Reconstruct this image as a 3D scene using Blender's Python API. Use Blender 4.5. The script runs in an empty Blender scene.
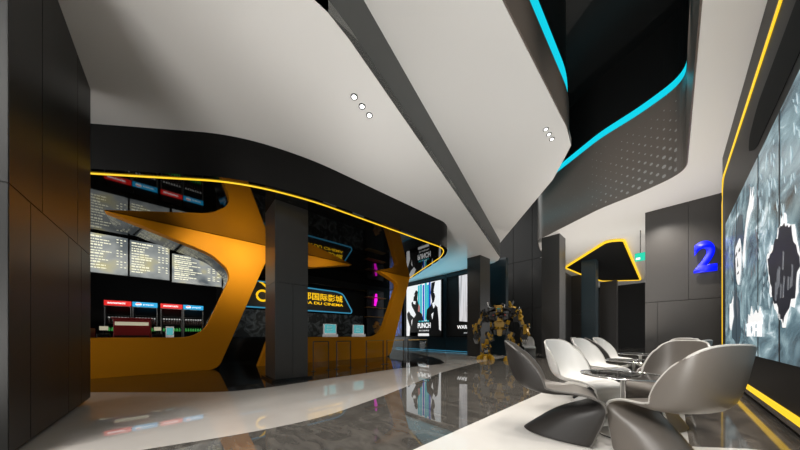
import bpy, bmesh, math, random
from mathutils import Vector, Matrix
random.seed(7)
PI = math.pi
SC = bpy.context.scene
COL = SC.collection

# ---------------------------------------------------------------- camera, world, exposure
F_PX, EYE = 244.6, 0.95
YAW = math.atan2(272, F_PX)
cam = bpy.data.cameras.new('camera')
cam.sensor_width = 36.0
cam.lens = F_PX * 36.0 / 800.0
cam.shift_y = 110.0 / 800.0
cam.clip_start = 0.05; cam.clip_end = 200
co = bpy.data.objects.new('camera', cam); COL.objects.link(co)
co.location = (0, 0, EYE)
co.rotation_euler = (PI / 2, 0, YAW)
SC.camera = co
SC.view_settings.view_transform = 'Standard'
SC.view_settings.look = 'None'
SC.view_settings.gamma = 1.0
SC.view_settings.use_curve_mapping = False
SC.view_settings.exposure = 0.75
SC.cycles.use_denoising = True
SC.cycles.max_bounces = 10
SC.cycles.diffuse_bounces = 6
SC.cycles.glossy_bounces = 6
SC.cycles.caustics_reflective = False
SC.cycles.caustics_refractive = False
SC.cycles.sample_clamp_indirect = 6.0
wd = bpy.data.worlds.new('ambient_fill'); SC.world = wd; wd.use_nodes = True
wb = wd.node_tree.nodes['Background']
wb.inputs[0].default_value = (1.0, 0.98, 0.95, 1); wb.inputs[1].default_value = 1.2   # even ambient fill added through the open rear

def spot(name, loc, target, power, angle=100, blend=.6, color=(1, .95, .88), size=.08):
    l = bpy.data.lights.new(name, 'SPOT'); l.energy = power; l.color = color
    l.spot_size = math.radians(angle); l.spot_blend = blend; l.shadow_soft_size = size
    o = bpy.data.objects.new(name, l); COL.objects.link(o); o.location = loc
    d = Vector(target) - Vector(loc); o.rotation_euler = d.to_track_quat('-Z', 'Y').to_euler()
    return o
def area(name, loc, target, power, sx, sy, color=(1, 1, 1), spread=180):
    l = bpy.data.lights.new(name, 'AREA'); l.energy = power; l.color = color; l.shape = 'RECTANGLE'
    l.size = sx; l.size_y = sy; l.spread = math.radians(spread)
    o = bpy.data.objects.new(name, l); COL.objects.link(o); o.location = loc
    d = Vector(target) - Vector(loc); o.rotation_euler = d.to_track_quat('-Z', 'Y').to_euler()
    return o
WARM = (1, .93, .84)
# ceiling spots of the lounge
for (x, y) in ((-.3, 1.6), (-.3, 3.4), (-.3, 5.2), (-.3, 7.4)):
    spot('atrium_spot', (x + .2, y, 8.7), (x - .3, y + .1, 0), 370, 52, .7, WARM, .10)
for (x, y) in ((-1.75, 2.6), (-1.75, 4.4), (-1.75, 5.83)):
    spot('ceiling_spot', (x, y, 5.15), (x + .6, y, 0), 95, 95, .8, WARM, .08)
for (x, y) in ((-3.3, 2.08), (-3.6, -1.2), (-4.6, 6.8), (-6.4, 9.0)):
    spot('ceiling_spot', (x, y, 4.40), (x, y, 0), 55, 120, .9, WARM, .08)
# fill panels added behind the camera, their bounce brightens the ceilings
for (x, y, z, p) in ((-2.1, -3.4, 5.17, 260), (.48, -3.3, 4.85, 90)):
    area('rear_fill_panel', (x, y, z), (x, y, 0), p, 1.6 if x < -3 else .5, 3.0, (1, .97, .93))
# unseen fill spots added behind the camera to brighten the ceilings
for (x, y, tx, ty, tz, p, a) in ((-1.5, -2.2, -6.0, 2.5, 4.45, 240, 75), (-1.2, -1.8, -4.0, 5.2, 4.45, 430, 42), (-.6, -2.4, -2.0, 3.5, 5.2, 420, 60), (.45, -2.0, .6, 3.8, 4.9, 760, 60), (-.2, -1.0, -.6, 10.8, 4.9, 1100, 34), (-.8, -2.0, -1.6, 9.6, 5.9, 500, 32)):
    spot('rear_fill_spot', (x, y, .5), (tx, ty, tz), p, a, 1.0, (1, .97, .93), .5)
# spots recessed in the low lobby ceiling beyond the lounge
for (x, y) in ((-1.9, 11.0), (-.2, 10.2)):
    spot('lobby_spot', (x, y, 4.85), (x, y, 0), 420, 130, .9, WARM, .08)
for (x, y, p) in ((-.9, 9.9, 230), (-2.9, 13.0, 160)):
    spot('lobby_fill_spot', (x, y, .3), (x - .3, y + .8, 4.9), p, 125, .9, WARM, 0)  # added unseen spots aimed up to brighten the far lobby ceiling
# washers under the canopy onto the orange counters
for (x, y, p) in ((-6.8, .6, 105), (-6.8, 1.6, 90), (-6.9, -1.6, 16), (-6.9, 3.6, 34), (-6.9, 6.2, 22)):
    spot('canopy_washer', (x, y, 3.66), (-8.35, y + .2, 3.1), p, 85, .9, (1, .9, .72), .15)
# grazers on the grey back wall
for x in (-7.6, -6.2, -5.0):
    spot('wall_grazer', (x, 13.7, 4.9), (x, 14.0, 3.0), 12, 60, .7, (1, .9, .8), .04)
# added unseen cyan spots in place of the posters' glow on ceiling and floor
for x in (-11.5, -9.8, -8.1, -6.6):
    spot('poster_glow_spot', (x, 10.3, .25), (x, 10.0, 4.45), 90, 70, .9, (.22, .78, 1.0), 0)
    spot('floor_glow_spot', (x, 11.15, .75), (x, 10.6, 0), 5, 120, .9, (.2, .7, 1.0), 0)

# ---------------------------------------------------------------- materials
def mat(name, col, rough=.5, metal=0, spec=.5, emit=None, es=1.0, coat=0):
    m = bpy.data.materials.new(name); m.use_nodes = True
    b = m.node_tree.nodes['Principled BSDF']
    b.inputs['Base Color'].default_value = (*col, 1)
    b.inputs['Roughness'].default_value = rough
    b.inputs['Metallic'].default_value = metal
    b.inputs['Specular IOR Level'].default_value = spec
    b.inputs['Coat Weight'].default_value = coat
    if emit:
        b.inputs['Emission Color'].default_value = (*emit, 1); b.inputs['Emission Strength'].default_value = es * .60
    return m
def noise_mix(m, c1, c2, scale, detail=4, stretch=(1, 1, 1), lo=.35, hi=.65, dist=0.0, inp='Base Color'):
    nt = m.node_tree; b = nt.nodes['Principled BSDF']
    tc = nt.nodes.new('ShaderNodeTexCoord'); mp = nt.nodes.new('ShaderNodeMapping')
    mp.inputs['Scale'].default_value = stretch
    n = nt.nodes.new('ShaderNodeTexNoise'); n.inputs['Scale'].default_value = scale
    n.inputs['Detail'].default_value = detail; n.inputs['Distortion'].default_value = dist
    r = nt.nodes.new('ShaderNodeValToRGB')
    r.color_ramp.elements[0].position = lo; r.color_ramp.elements[0].color = (*c1, 1)
    r.color_ramp.elements[1].position = hi; r.color_ramp.elements[1].color = (*c2, 1)
    nt.links.new(tc.outputs['Object'], mp.inputs[0]); nt.links.new(mp.outputs[0], n.inputs['Vector'])
    nt.links.new(n.outputs[0], r.inputs[0]); nt.links.new(r.outputs[0], b.inputs[inp])
    return m, r
M = {}
M['panel'] = mat('dark_metal_panel', (.028, .030, .030), .42, .0, .45)
noise_mix(M['panel'], (.013, .015, .0155), (.020, .0205, .0205), 1.2, 2, (1, 1, .3))
M['panel_back'] = mat('panel_joint', (.004, .004, .004), .6)
M['column'] = mat('column_panel', (.024, .024, .0235), .35, 0, .5)
M['column_warm'] = mat('bronze_panel', (.030, .0275, .0255), .38, 0, .5)
M['ceil'] = mat('white_ceiling_paint', (.82, .81, .79), .75, 0, .3)
M['upstand'] = mat('grey_upstand_paint', (.15, .155, .155), .6, 0, .3)
M['fascia'] = mat('black_fascia', (.004, .004, .004), .5, 0, .2)
M['mirror'] = mat('black_mirror_soffit', (.004, .004, .004), .03, 0, 1.0)
M['blackgloss'] = mat('black_gloss_cladding', (.006, .006, .006), .16, 0, .45)
M['atrium'] = mat('atrium_black_cladding', (.009, .009, .009), .35, 0, .25)
M['blackmatt'] = mat('black_paint', (.008, .008, .008), .7, 0, .2)
M['dotted'] = mat('bronze_fascia', (.15, .122, .105), .33, 0, .5)
M['dot'] = mat('pale_dot', (.34, .32, .30), .5)
M['yellow'] = mat('yellow_led', (.1, .07, 0), .5, emit=(1, .60, .02), es=1.15)
M['cyan'] = mat('cyan_led', (0, .05, .06), .5, emit=(.005, .68, .86), es=.95)
M['dimcyan'] = mat('dim_blue_led', (0, .03, .05), .5, emit=(.04, .25, .40), es=.9)
M['orange'] = mat('orange_lacquer', (.76, .29, .004), .6, 0, .15)
M['white_tile'] = mat('white_floor_tile', (.72, .70, .67), .05, 0, .6)
noise_mix(M['white_tile'], (.66, .64, .61), (.76, .74, .71), .9, 5)
M['band_tile'] = mat('dimmed_white_tile', (.5, .48, .45), .02, 0, .9)  # white tile coloured darker for the dark surroundings it reflects
noise_mix(M['band_tile'], (.40, .375, .35), (.47, .445, .415), .9, 5)
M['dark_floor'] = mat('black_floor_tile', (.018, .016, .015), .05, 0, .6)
M['marble'] = mat('grey_marble', (.1, .09, .08), .02, 0, .75)
noise_mix(M['marble'], (.060, .056, .051), (.115, .106, .095), 3.2, 10, (1, 2.0, 1), .36, .68, 1.4)
M['brown_stone'] = mat('brown_stone', (.1, .09, .08), .07, 0, .55)
noise_mix(M['brown_stone'], (.085, .075, .066), (.16, .14, .122), 2.2, 8, (3, 1, 1), .38, .66, 1.0)
M['inlay'] = mat('orange_inlay', (.42, .21, .06), .2)
M['chrome'] = mat('chrome', (.8, .8, .8), .08, 1)
M['glass'] = mat('clear_glass', (.9, .95, .95), .02)
M['glass'].node_tree.nodes['Principled BSDF'].inputs['Transmission Weight'].default_value = 1.0
M['glass'].node_tree.nodes['Principled BSDF'].inputs['IOR'].default_value = 1.25
M['white_shell'] = mat('white_chair_shell', (.72, .715, .70), .28, 0, .5)
M['shaded_shell'] = mat('shaded_taupe_shell', (.027, .0245, .023), .4, 0, .4)  # taupe shell painted dark for the shade on outer side and base
M['taupe_shell'] = mat('taupe_chair_shell', (.15, .134, .119), .36, 0, .5)
M['light_rim'] = mat('pale_chair_rim', (.50, .485, .46), .3)
M['grey_rim'] = mat('grey_chair_rim', (.13, .123, .117), .3)
M['robot_y'] = mat('yellow_robot_paint', (.42, .235, .008), .4, 0, .5)
M['robot_k'] = mat('black_robot_metal', (.012, .012, .013), .35, 0, .5)
M['robot_s'] = mat('silver_robot_metal', (.25, .25, .25), .3, .8)
M['teal_wall'] = mat('teal_black_wall', (.008, .022, .030), .3, 0, .5)
M['red'] = mat('red_machine', (.25, .008, .010), .4)
M['cream'] = mat('cream_label', (.5, .46, .33), .5, emit=(.9, .84, .62), es=.35)
M['red_sign'] = mat('red_sign', (.3, 0, 0), .5, emit=(.75, .012, .010), es=.8)
M['blue_sign'] = mat('blue_sign', (0, .1, .2), .5, emit=(.01, .40, .75), es=.8)
M['white_lit'] = mat('white_lit', (.5, .5, .5), .5, emit=(1, 1, 1), es=.9)
M['dl'] = mat('downlight_lens', (1, 1, 1), .5, emit=(1, 1, 1), es=3)
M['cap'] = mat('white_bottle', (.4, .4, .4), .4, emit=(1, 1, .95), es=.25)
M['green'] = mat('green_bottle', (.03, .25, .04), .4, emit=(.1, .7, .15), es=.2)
M['gold'] = mat('gold_lit', (.5, .3, 0), .5, emit=(1, .58, .01), es=.95)
M['steel'] = mat('dark_steel', (.03, .03, .03), .3, .6)
M['brass'] = mat('brass_rail', (.45, .26, .05), .3, .7)
M['magenta'] = mat('magenta_neon', (.3, 0, .3), .5, emit=(1, .01, .75), es=1.0)
M['neon_blue'] = mat('blue_neon', (0, 0, .3), .5, emit=(.0, .008, .95), es=1.3)
M['lcd'] = mat('cyan_monitor_screen', (0, .1, .1), .4, emit=(.10, .45, .48), es=.75)
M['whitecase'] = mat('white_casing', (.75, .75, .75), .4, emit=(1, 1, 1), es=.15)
M['exit'] = mat('green_exit_light', (0, .2, .1), .5, emit=(.0, .6, .40), es=.9)
M['p_grey'] = mat('poster_grey', (.1, .1, .1), .4, emit=(.12, .13, .15), es=.9)
M['p_mist'] = mat('poster_mist', (.2, .25, .27), .4, emit=(.42, .52, .56), es=.9)
M['ink'] = mat('black_ink', (.004, .004, .004), .5)
M['p_white'] = mat('poster_white', (.5, .5, .5), .4, emit=(.86, .86, .86), es=.9)
M['p_cyan'] = mat('poster_cyan', (0, .2, .25), .4, emit=(.02, .48, .56), es=.9)
M['p_blue'] = mat('poster_blue', (0, .02, .2), .4, emit=(.02, .10, .55), es=.8)
M['p_skin'] = mat('poster_pink', (.3, .1, .1), .4, emit=(.55, .22, .20), es=.7)
M['p_streak'] = mat('poster_streaks', (.2, .2, .2), .4, es=.9)
_, _r = noise_mix(M['p_streak'], (.08, .08, .09), (.85, .83, .85), 3, 6, (4, 1, .15), .25, .55, .6, 'Emission Color')
M['p_streak'].node_tree.nodes['Principled BSDF'].inputs['Emission Strength'].default_value = .8 * .6
M['p_night'] = mat('poster_night_blue', (.0, .0, .05), .4)
noise_mix(M['p_night'], (.002, .003, .012), (.02, .12, .6), 2.5, 5, (2, 1, 1), .45, .7, .6, 'Emission Color')
M['p_night'].node_tree.nodes['Principled BSDF'].inputs['Emission Strength'].default_value = .8 * .6
# video wall: swirling blue-grey water
def screen_mat():
    m = mat('video_wall_picture', (.02, .02, .02), .25)
    nt = m.node_tree; b = nt.nodes['Principled BSDF']
    tc = nt.nodes.new('ShaderNodeTexCoord'); mp = nt.nodes.new('ShaderNodeMapping'); mp.inputs['Scale'].default_value = (1, .75, 1.3)
    n = nt.nodes.new('ShaderNodeTexNoise'); n.inputs['Scale'].default_value = 1.1; n.inputs['Detail'].default_value = 10
    n.inputs['Distortion'].default_value = 2.6; n.inputs['Roughness'].default_value = .62
    r = nt.nodes.new('ShaderNodeValToRGB'); e = r.color_ramp.elements
    e[0].position = .33; e[0].color = (.010, .018, .030, 1)
    e[1].position = .68; e[1].color = (.85, .95, 1.0, 1)
    x = r.color_ramp.elements.new(.47); x.color = (.11, .19, .23, 1)
    x = r.color_ramp.elements.new(.60); x.color = (.27, .40, .44, 1)
    nt.links.new(tc.outputs['Object'], mp.inputs[0]); nt.links.new(mp.outputs[0], n.inputs['Vector'])
    nt.links.new(n.outputs[0], r.inputs[0]); nt.links.new(r.outputs[0], b.inputs['Emission Color'])
    b.inputs['Emission Strength'].default_value = .55
    return m
M['screen'] = screen_mat()
def menu_mat():
    m = mat('menu_board_light', (.05, .05, .05), .3)
    nt = m.node_tree; b = nt.nodes['Principled BSDF']
    tc = nt.nodes.new('ShaderNodeTexCoord')
    n = nt.nodes.new('ShaderNodeTexNoise'); n.inputs['Scale'].default_value = 1.6; n.inputs['Detail'].default_value = 2
    r = nt.nodes.new('ShaderNodeValToRGB'); e = r.color_ramp.elements
    e[0].position = .35; e[0].color = (.05, .06, .065, 1)
    e[1].position = .72; e[1].color = (.30, .26, .09, 1)
    x = e.new(.52); x.color = (.16, .17, .165, 1)
    nt.links.new(tc.outputs['Object'], n.inputs['Vector']); nt.links.new(n.outputs[0], r.inputs[0])
    nt.links.new(r.outputs[0], b.inputs['Emission Color']); b.inputs['Emission Strength'].default_value = 1.2
    return m
M['menu'] = menu_mat()
M['menu_text'] = mat('menu_text', (.5, .5, .4), .5, emit=(.95, .93, .70), es=.9)
M['smoke'] = mat('smoke_graphic', (.1, .1, .1), .4)
noise_mix(M['smoke'], (.01, .012, .014), (.22, .25, .27), 3.0, 8, (1, 1, 1), .45, .75, 1.5)

# ---------------------------------------------------------------- helpers
def link(name, bm, mats, parent=None, smooth=False, bevel=0, loc=None):
    bmesh.ops.recalc_face_normals(bm, faces=bm.faces)
    me = bpy.data.meshes.new(name); bm.to_mesh(me); bm.free()
    for m in (mats if isinstance(mats, (list, tuple)) else [mats]): me.materials.append(m)
    if smooth:
        for p in me.polygons: p.use_smooth = True
    o = bpy.data.objects.new(name, me); COL.objects.link(o)
    if loc: o.location = loc
    if parent: o.parent = parent
    if bevel:
        b = o.modifiers.new('bevel', 'BEVEL'); b.width = bevel; b.segments = 2; b.limit_method = 'ANGLE'
    return o
def box(bm, x0, x1, y0, y1, z0, z1, mi=0):
    v = [bm.verts.new(p) for p in ((x0,y0,z0),(x1,y0,z0),(x1,y1,z0),(x0,y1,z0),(x0,y0,z1),(x1,y0,z1),(x1,y1,z1),(x0,y1,z1))]
    for f in ((3,2,1,0),(4,5,6,7),(0,1,5,4),(1,2,6,5),(2,3,7,6),(3,0,4,7)):
        bm.faces.new([v[i] for i in f]).material_index = mi
    return v
def BX(*a):
    bm = bmesh.new(); box(bm, *a); return bm
def prism(bm, pts, z0, z1, axis='z', mi=0, mi_bottom=None):
    """pts polygon in plane; axis z: (x,y); axis x: pts are (y,z) extruded x from z0 to z1; axis y: (x,z)"""
    def mk(p, h):
        return {'z': (p[0], p[1], h), 'x': (h, p[0], p[1]), 'y': (p[0], h, p[1])}[axis]
    a = [bm.verts.new(mk(p, z0)) for p in pts]; b = [bm.verts.new(mk(p, z1)) for p in pts]
    fa = bm.faces.new(list(reversed(a))); fb = bm.faces.new(b)
    fa.material_index = mi if mi_bottom is None else mi_bottom; fb.material_index = mi
    n = len(pts)
    for i in range(n):
        bm.faces.new((a[i], a[(i+1) % n], b[(i+1) % n], b[i])).material_index = mi
def PR(*a, **k):
    bm = bmesh.new(); prism(bm, *a, **k); return bm
def rnd(pts, r, seg=6):
    """round the corners of a closed polygon; r: one radius or a list"""
    out = []; n = len(pts)
    for i, p in enumerate(pts):
        ri = r[i] if isinstance(r, (list, tuple)) else r
        p = Vector(p); a = Vector(pts[i-1]) - p; b = Vector(pts[(i+1) % n]) - p
        ri = min(ri, a.length * .48, b.length * .48)
        if ri < 1e-3: out.append(tuple(p)); continue
        s = p + a.normalized() * ri; e = p + b.normalized() * ri
        for k in range(seg + 1):
            t = k / seg
            out.append(tuple((1-t)**2 * s + 2*t*(1-t) * p + t*t * e))
    return out
def tube(bm, pts, r, seg=8, mi=0, closed=False):
    pts = [Vector(p) for p in pts]; n = len(pts); rings = []
    for i, p in enumerate(pts):
        if closed: d = pts[(i+1) % n] - pts[i-1]
        else: d = pts[min(i+1, n-1)] - pts[max(i-1, 0)]
        d.normalize(); u = d.orthogonal() if abs(d.z) > .99 else d.cross(Vector((0, 0, 1)))
        u.normalize(); w = d.cross(u)
        rr = r[i] if isinstance(r, (list, tuple)) else r
        rings.append([bm.verts.new(p + (u * math.cos(2*PI*k/seg) + w * math.sin(2*PI*k/seg)) * rr) for k in range(seg)])
    m = n if closed else n - 1
    for i in range(m):
        A, B = rings[i], rings[(i+1) % n]
        for k in range(seg): bm.faces.new((A[k], A[(k+1) % seg], B[(k+1) % seg], B[k])).material_index = mi
    if not closed:
        bm.faces.new(list(reversed(rings[0]))).material_index = mi; bm.faces.new(rings[-1]).material_index = mi
def TB(*a, **k):
    bm = bmesh.new(); tube(bm, *a, **k); return bm
def lathe(bm, prof, cx=0, cy=0, seg=24, mi=0):
    rings = []
    for (r, z) in prof:
        rings.append([bm.verts.new((cx + max(r, 1e-4) * math.cos(2*PI*k/seg), cy + max(r, 1e-4) * math.sin(2*PI*k/seg), z)) for k in range(seg)])
    for A, B in zip(rings, rings[1:]):
        for k in range(seg): bm.faces.new((A[k], A[(k+1) % seg], B[(k+1) % seg], B[k])).material_index = mi
    bm.faces.new(list(reversed(rings[0]))).material_index = mi; bm.faces.new(rings[-1]).material_index = mi
def ribbon(bm, pts, z0, z1, th, mi=0):
    """vertical band following an open xy path, thickness th"""
    pts = [Vector((p[0], p[1])) for p in pts]; n = len(pts); cols = []
    for i, p in enumerate(pts):
        d = pts[min(i+1, n-1)] - pts[max(i-1, 0)]; d.normalize(); nn = Vector((-d.y, d.x)) * th
        cols.append([bm.verts.new((q.x, q.y, z)) for q, z in ((p, z0), (p, z1), (p+nn, z1), (p+nn, z0))])
    for A, B in zip(cols, cols[1:]):
        for k in range(4): bm.faces.new((A[k], A[(k+1) % 4], B[(k+1) % 4], B[k])).material_index = mi
    bm.faces.new(cols[0][::-1]).material_index = mi; bm.faces.new(cols[-1]).material_index = mi
def struct(name, bm, m, **k):
    par = k.get('parent'); o = link(name, bm, m, **k)
    if not par: o['kind'] = 'structure'
    return o
def tag(o, label, cat, group=None):
    o['label'] = label; o['category'] = cat
    if group: o['group'] = group
    return o
def thing(name, label, cat, loc=(0, 0, 0), rz=0, group=None):
    o = bpy.data.objects.new(name, None); COL.objects.link(o); o.location = loc; o.rotation_euler = (0, 0, rz)
    return tag(o, label, cat, group)
def dup(root, loc, rz=0, label=None, group=None):
    r = root.copy(); COL.objects.link(r); r.location = loc; r.rotation_euler = (0, 0, rz)
    if label: r['label'] = label
    if group: r['group'] = group
    for ch in list(root.children):
        c = ch.copy(); COL.objects.link(c); c.parent = r
        for g in list(ch.children):
            d = g.copy(); COL.objects.link(d); d.parent = c
    return r
ROT = {'+x': (PI/2, 0, PI/2), '-x': (PI/2, 0, -PI/2), '-y': (PI/2, 0, 0)}
def text(name, s, loc, facing, width, height, m, parent=None, depth=.008, shear=0, bold=0.0):
    """mesh lettering fitted to width x height, its lower left corner at loc"""
    cu = bpy.data.curves.new(name, 'FONT'); cu.body = s; cu.size = 1; cu.extrude = 0; cu.shear = shear; cu.offset = bold
    t = bpy.data.objects.new(name + '_tmp', cu); COL.objects.link(t)
    dg = bpy.context.evaluated_depsgraph_get(); me = bpy.data.meshes.new_from_object(t.evaluated_get(dg))
    bpy.data.objects.remove(t, do_unlink=True)
    xs = [v.co.x for v in me.vertices]; ys = [v.co.y for v in me.vertices]
    x0, y0 = min(xs), min(ys); sx = width / (max(xs) - x0); sy = height / (max(ys) - y0)
    for v in me.vertices: v.co = Vector(((v.co.x - x0) * sx, (v.co.y - y0) * sy, 0))
    bm = bmesh.new(); bm.from_mesh(me); bpy.data.meshes.remove(me)
    r = bmesh.ops.extrude_face_region(bm, geom=list(bm.faces))
    bmesh.ops.translate(bm, vec=(0, 0, depth), verts=[e for e in r['geom'] if isinstance(e, bmesh.types.BMVert)])
    from mathutils import Euler
    bm.transform(Matrix.Translation(loc) @ Euler(ROT[facing]).to_matrix().to_4x4())
    return link(name, bm, m, parent=parent)

# ---------------------------------------------------------------- structure: floors
BACK = -7.0
struct('floor', BX(-17, 5, BACK, 27, -.2, 0), M['marble'])
canopy_edge = [(-6.61, -1.14), (-5.22, .75), (-4.92, 1.9), (-4.83, 6.25), (-5.35, 6.78), (-8.67, 8.32)]
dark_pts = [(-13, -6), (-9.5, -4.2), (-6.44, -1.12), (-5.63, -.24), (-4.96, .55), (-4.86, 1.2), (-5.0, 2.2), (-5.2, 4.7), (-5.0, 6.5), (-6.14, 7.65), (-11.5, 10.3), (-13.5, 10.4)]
white_band = [(-13, -6.5), (-3.6, -6.5), (-3.2, -1.5), (-2.95, -.3), (-2.74, .5), (-2.69, 1.2), (-2.99, 2.3), (-3.45, 3.6), (-3.88, 4.83), (-4.25, 6.5), (-4.57, 8.3), (-4.9, 11.28), (-13, 11.28)]
struct('floor_white_band', PR(rnd(white_band, [0,0,.8,.6,.5,.5,.8,.8,.8,.8,.5,0,0]), 0, .002), M['band_tile'])
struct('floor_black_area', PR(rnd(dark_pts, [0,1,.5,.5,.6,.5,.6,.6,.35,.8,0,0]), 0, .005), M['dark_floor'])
struct('floor_lounge_tile', PR([(-1.43, -6), (.62, -6), (.62, 3.62), (.42, 3.52), (.10, 3.22), (.10, 9.0), (-1.43, 9.0)], 0, .002), M['white_tile'])
struct('floor_brown_strip', PR([(.10, 3.22), (.42, 3.52), (.62, 3.62), (.74, 3.62), (.74, 9.0), (.10, 9.0)], 0, .002), M['brown_stone'])

# ---------------------------------------------------------------- structure: ceilings
P1 = [(-15, BACK), (-2.75, BACK), (-2.50, .2), (-2.50, 1.2), (-2.56, 1.5), (-3.10, 3.40), (-3.46, 4.68), (-5.20, 10.75), (-5.45, 11.1), (-5.8, 11.34), (-15, 11.34)]
struct('ceiling_left', PR(P1, 4.45, 4.60), M['ceil'])
U = [(-2.75, BACK), (-2.50, .2), (-2.50, 1.2), (-2.56, 1.5), (-3.10, 3.40), (-3.46, 4.68), (-5.20, 10.75)]
bm = bmesh.new(); ribbon(bm, U, 4.455, 5.24, .04)
struct('ceiling_upstand', bm, M['upstand'])
P2 = [(-2.80, BACK), (-1.45, BACK), (-1.45, 5.9), (-1.52, 6.55), (-1.72, 6.88), (-2.19, 7.62), (-5.34, 11.04), (-5.24, 10.75), (-3.50, 4.68), (-3.14, 3.40), (-2.60, 1.5), (-2.54, 1.2), (-2.54, .2)]
struct('ceiling_centre', PR(P2, 5.22, 5.40), M['ceil'])
# atrium: bronze balustrade bands with cyan light lines, black gloss above
e1 = rnd([(-1.43, BACK), (-1.43, 6.0), (-1.60, 6.75), (-5.3, 11.0)], [0, .5, .4, 0])
def off(pts, d):
    out = []
    for i, p in enumerate(pts):
        a = Vector(pts[max(i-1, 0)]); b = Vector(pts[min(i+1, len(pts)-1)]); t = (b-a).normalized()
        out.append((p[0] - t.y*d, p[1] + t.x*d))
    return out
bm = bmesh.new(); ribbon(bm, e1, 5.23, 5.98, .10); struct('trim_2', bm, M['dotted'])
bm = bmesh.new(); ribbon(bm, off(e1, .03), 5.96, 6.42, .07); cy1 = struct('trim_3', bm, M['cyan'])
bm = bmesh.new(); ribbon(bm, off(e1, .06), 6.42, 9.0, .10); struct('wall_atrium_left', bm, M['atrium'])
e2 = rnd([(.22, BACK), (.22, 9.05), (-.59, 9.45), (-1.5, 9.71), (-3.75, 11.04), (-4.05, 12.15), (-4.3, 14)], [0, .5, .3, .3, .35, .3, 0], 8)
P3 = [(4.0, BACK), (4.0, 27), (-4.6, 27), (-4.6, 14)] + [(p[0] + .012, p[1] + .012) for p in reversed(e2)]
struct('ceiling_right', PR(P3, 4.9, 5.05), M['ceil'])
bm = bmesh.new(); ribbon(bm, e2, 4.885, 7.06, -.02)
# pale perforation dots, growing towards the lower right corner
def e2_at(s):
    acc = 0
    for a, b in zip(e2, e2[1:]):
        L = (Vector(b) - Vector(a)).length
        if acc + L >= s:
            t = (s - acc) / L; d = (Vector(b) - Vector(a)).normalized()
            return Vector(a).lerp(Vector(b), t), d
        acc += L
    return Vector(e2[-1]), Vector((0, 1))
def dots(bm, fn, s0, s1, z0, z1, rf, side, mi):
    s = s0; row = 0
    while s < s1:
        z = z0 + (.12 if row % 2 else 0)
        while z < z1:
            r = rf(s, z)
            if r > .006:
                p, d = fn(s); nn = Vector((d.y, -d.x)) * side
                c = Vector((p.x, p.y, z)) + Vector((nn.x, nn.y, 0)) * .003
                vs = [bm.verts.new(c + Vector((d.x, d.y, 0)) * r * math.cos(2*PI*k/8) + Vector((0, 0, 1)) * r * math.sin(2*PI*k/8)) for k in range(8)]
                bm.faces.new(vs).material_index = mi
            z += .24
        s += .13; row += 1
corner = 9.0 - BACK
dots(bm, e2_at, corner + .1, corner + 4.0, 5.02, 6.8, lambda s, z: .052 * max(0, 1 - (s - corner) / 2.6) * max(0, 1 - (z - 4.9) / 2.2) + .008 * (random.random() > .45), -1, 1)
o = struct('trim_4', bm, [M['dotted'], M['dot']])
bm = bmesh.new(); ribbon(bm, off(e2, -.01), 7.02, 7.27, -.07); struct('trim_5', bm, M['cyan'])
bm = bmesh.new(); ribbon(bm, off(e2, -.04), 7.27, 9.0, -.10); struct('wall_atrium_right', bm, M['atrium'])
struct('ceiling_atrium', BX(-6, .6, BACK, 14.2, 9.0, 9.15), M['atrium'])

# ---------------------------------------------------------------- structure: walls
def panel_wall(name, x0, x1, y, depth, splits_low, splits_up, zs, ztop, m, g=.006):
    """cladding facing +y (depth<0) of separate panels with dark joints"""
    bm = bmesh.new(); box(bm, x0, x1 - .02, y - .001, y + depth, .05, ztop, 1)
    for lo, hi, sp in ((.06, zs, splits_low), (zs, ztop, splits_up)):
        xs = [x0] + sorted(sp) + [x1]
        for a, b in zip(xs, xs[1:]): box(bm, a + g, b - g, y - math.copysign(.012, depth), y, lo + g, hi - g, 0)
    return struct(name, bm, [m, M['panel_back']])
panel_wall('wall_left', -5.54, -3.30, -.96, -.35, [-5.1, -4.62, -3.66], [-4.95, -3.90], 2.08, 4.45, M['panel'])
bm = bmesh.new()
box(bm, -3.60, -3.305, BACK, -.955, .05, 4.45, 1)
box(bm, -3.305, -3.30, BACK, -.952, .06, 2.074); box(bm, -3.305, -3.30, BACK, -.952, 2.086, 4.45)
struct('wall_left_return', bm, [M['panel'], M['panel_back']])
# counter back room
struct('wall_back_counter', BX(-13.2, -13.0, -7, 9.9, 0, 4.45), M['blackmatt'])
struct('wall_counter_end', BX(-13.0, -8.75, -4.6, -4.4, 0, 3.7), M['blackmatt'])
# poster wall
bm = bmesh.new(); box(bm, -16, -5.2, 11.34, 11.6, 0, 4.6)
for x in (-15.3, -12.1, -8.72): box(bm, x - .015, x + .015, 11.32, 11.34, 0, 4.45)
struct('wall_poster', bm, M['teal_wall'])
struct('trim_6', BX(-13, -6.1, 11.30, 11.335, .04, .07), M['dimcyan'])
# grey back wall behind the statue
bm = bmesh.new(); box(bm, -12, -4.0, 14.06, 14.3, 0, 9.0, 1)
for i in range(8):
    for (a, b) in ((.02, 2.4), (2.4, 5.0), (5.0, 9.0)):
        box(bm, -12 + i + .01, -11 + i - .01, 14.0, 14.06, a + .01, b - .01, 0)
struct('wall_back', bm, [mat('dark_wall_panel', (.011, .011, .0108), .5, 0, .3), M['panel_back']])
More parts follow.
